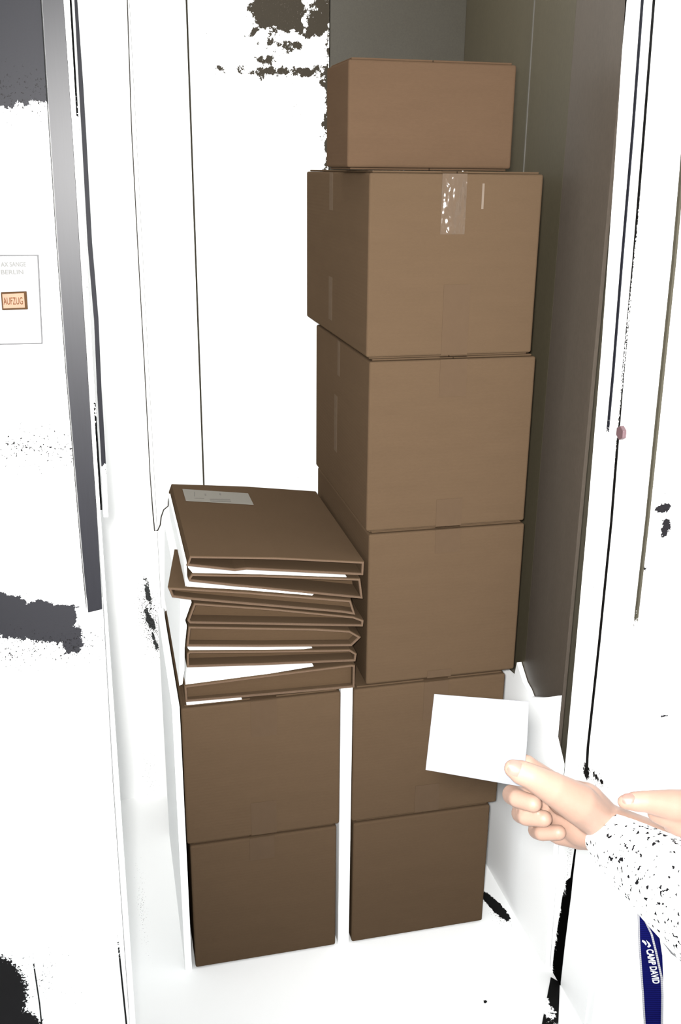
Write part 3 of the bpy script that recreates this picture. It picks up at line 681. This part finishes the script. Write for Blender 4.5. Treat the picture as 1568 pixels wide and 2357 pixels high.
# the note
NP = 5
def note_pt(u, v):
    a = V((1000, 1598, 0)).lerp(V((1217, 1615, 0)), u); b = V((980, 1772, 0)).lerp(V((1203, 1811, 0)), u)
    p = a.lerp(b, v); p.x += 3.0*math.sin(math.pi*v)*u
    return atD(p.x, p.y, 0.984 + 0.004*math.sin(math.pi*u)*(1-v))
N = 12; v = []; f = []
for i in range(N+1):
    for j in range(N+1): v.append(note_pt(i/N, j/N))
for i in range(N):
    for j in range(N):
        a = i*(N+1)+j; f.append((a, a+1, a+N+2, a+N+1))
nn = len(v); dv = (RW @ V((0, 0, 1))).normalized()*0.0012
v += [p+dv for p in v]; f += [tuple(nn+k for k in reversed(q)) for q in f]
rim = [i*(N+1) for i in range(N+1)] + [N*(N+1)+j for j in range(1, N+1)] + [i*(N+1)+N for i in range(N-1, -1, -1)] + [j for j in range(N-1, 0, -1)]
for a, b in zip(rim, rim[1:]+rim[:1]): f.append((a, b, nn+b, nn+a))
note = mesh_obj('note_paper', v, f, plain('bluish_white_paper', (0.132, 0.136, 0.147), 0.7, spec=0.1))
tag(note, 'square bluish white paper note held between thumb and finger', 'note')

# lanyard hanging behind the sleeve
lanE = tag(empty('lanyard', atD(1500, 2400, 1.03)), 'dark blue lanyard with white edges and CAMP DAVID lettering under the sleeve', 'lanyard')
def weave(name, col, col2, sc):
    m = bpy.data.materials.new(name); t = NT(m)
    wv = t.n.new('ShaderNodeTexWave'); wv.bands_direction = 'Z'; wv.inputs['Scale'].default_value = sc; t.link(t.coord(), wv.inputs[0])
    t.link(t.mix(wv.outputs['Fac'], col, col2), t.b.inputs['Base Color']); t.b.inputs['Roughness'].default_value = 0.8; t.b.inputs['Specular IOR Level'].default_value = 0.05
    t.bump(wv.outputs['Fac'], 0.4, 0.0005); return m
BLUE = weave('blue_webbing', (0.0010, 0.0014, 0.038), (0.0026, 0.0036, 0.075), 160)
EDGE = weave('white_webbing', (0.22, 0.22, 0.24), (0.36, 0.36, 0.38), 160)
GREYW = plain('grey_cord', (0.13, 0.13, 0.135), 0.5, var=0.3, vscale=400)
def ribbon(name, L, R, mat, d, parent=lanE, th=0.0012):
    n = len(L); a = [atD(x, y, d) for x, y in L]; b = [atD(x, y, d) for x, y in R]; k = (RW @ V((0, 0, 1)))*th
    vv = a+b+[p+k for p in a]+[p+k for p in b]; ff = []
    for i in range(n-1): ff += [(i, i+1, n+i+1, n+i), (2*n+i, 3*n+i, 3*n+i+1, 2*n+i+1), (i, 2*n+i, 2*n+i+1, i+1), (n+i, n+i+1, 3*n+i+1, 3*n+i)]
    ff += [(0, n, 3*n, 2*n), (n-1, 3*n-1, 4*n-1, 2*n-1)]
    return mesh_obj(name, vv, ff, mat, parent)
LL = [(1462, 1960), (1464, 2040), (1469, 2109), (1470, 2160), (1474, 2220), (1479, 2290), (1483, 2357), (1486, 2430)]
RR = [(1500, 1960), (1502, 2040), (1506, 2109), (1514, 2160), (1521, 2220), (1527, 2290), (1526, 2357), (1525, 2430)]
st = ribbon('strap', LL, RR, BLUE, 1.030)
ribbon('edge_stripe', [(x+0.3, y) for x, y in LL], [(x+3.6, y) for x, y in LL], EDGE, 1.0294, st)
RS = [(1468, 1960), (1472, 2040), (1478, 2109), (1498, 2150), (1508, 2190), (1521, 2250), (1523, 2290), (1522, 2357), (1521, 2430)]
ribbon('edge_stripe', [(x, y) for x, y in RS], [(x+5, y+1) for x, y in RS], EDGE, 1.0294, st)
ribbon('back_strap', [(1508, 2060), (1512, 2140), (1519, 2200), (1522, 2260), (1523, 2300)], [(1511, 2060), (1516, 2140), (1525, 2200), (1527, 2250), (1525, 2300)], BLUE, 1.034)
LW = plain('lettering_white', (0.45, 0.46, 0.50), 0.6)
ux = (atD(1518, 2260, 1.0285)-atD(1504, 2190, 1.0285)).normalized(); nz = -(RW @ V((0, 0, 1))); uy = nz.cross(ux).normalized(); nz = ux.cross(uy)
mw = Matrix((ux, uy, nz)).transposed().to_4x4(); mw.translation = atD(1488, 2185, 1.0287)
text_obj('lettering', 'CAMP DAVID', 0.0098, LW, mw, st, sx=0.62, shear=0.25, offset=0.0003)
# swoosh mark above the lettering
for pts in ([(1479, 2163), (1485, 2166), (1489, 2172), (1487, 2176), (1483, 2171), (1478, 2167)], [(1487, 2163), (1495, 2170), (1499, 2177), (1494, 2181), (1490, 2179), (1493, 2175), (1490, 2169)]):
    prism('emblem', [atD(x, y, 1.0288) for x, y in pts], nz*0.0003, LW, st)
tube('cord', [atD(x, y, 1.02) for x, y in ((1500, 2105), (1516, 2142), (1532, 2170), (1548, 2192), (1562, 2203), (1580, 2190))], 0.0019, GREYW, lanE)
# clip at the lower end
prism('clip', [atD(x, y, 1.029) for x, y in ((1482, 2425), (1529, 2425), (1522, 2470), (1490, 2470))], (RW @ V((0, 0, 1)))*0.004, plain('clip_metal', (0.4, 0.4, 0.42), 0.3, metal=0.9), lanE, bevel=0.0008)
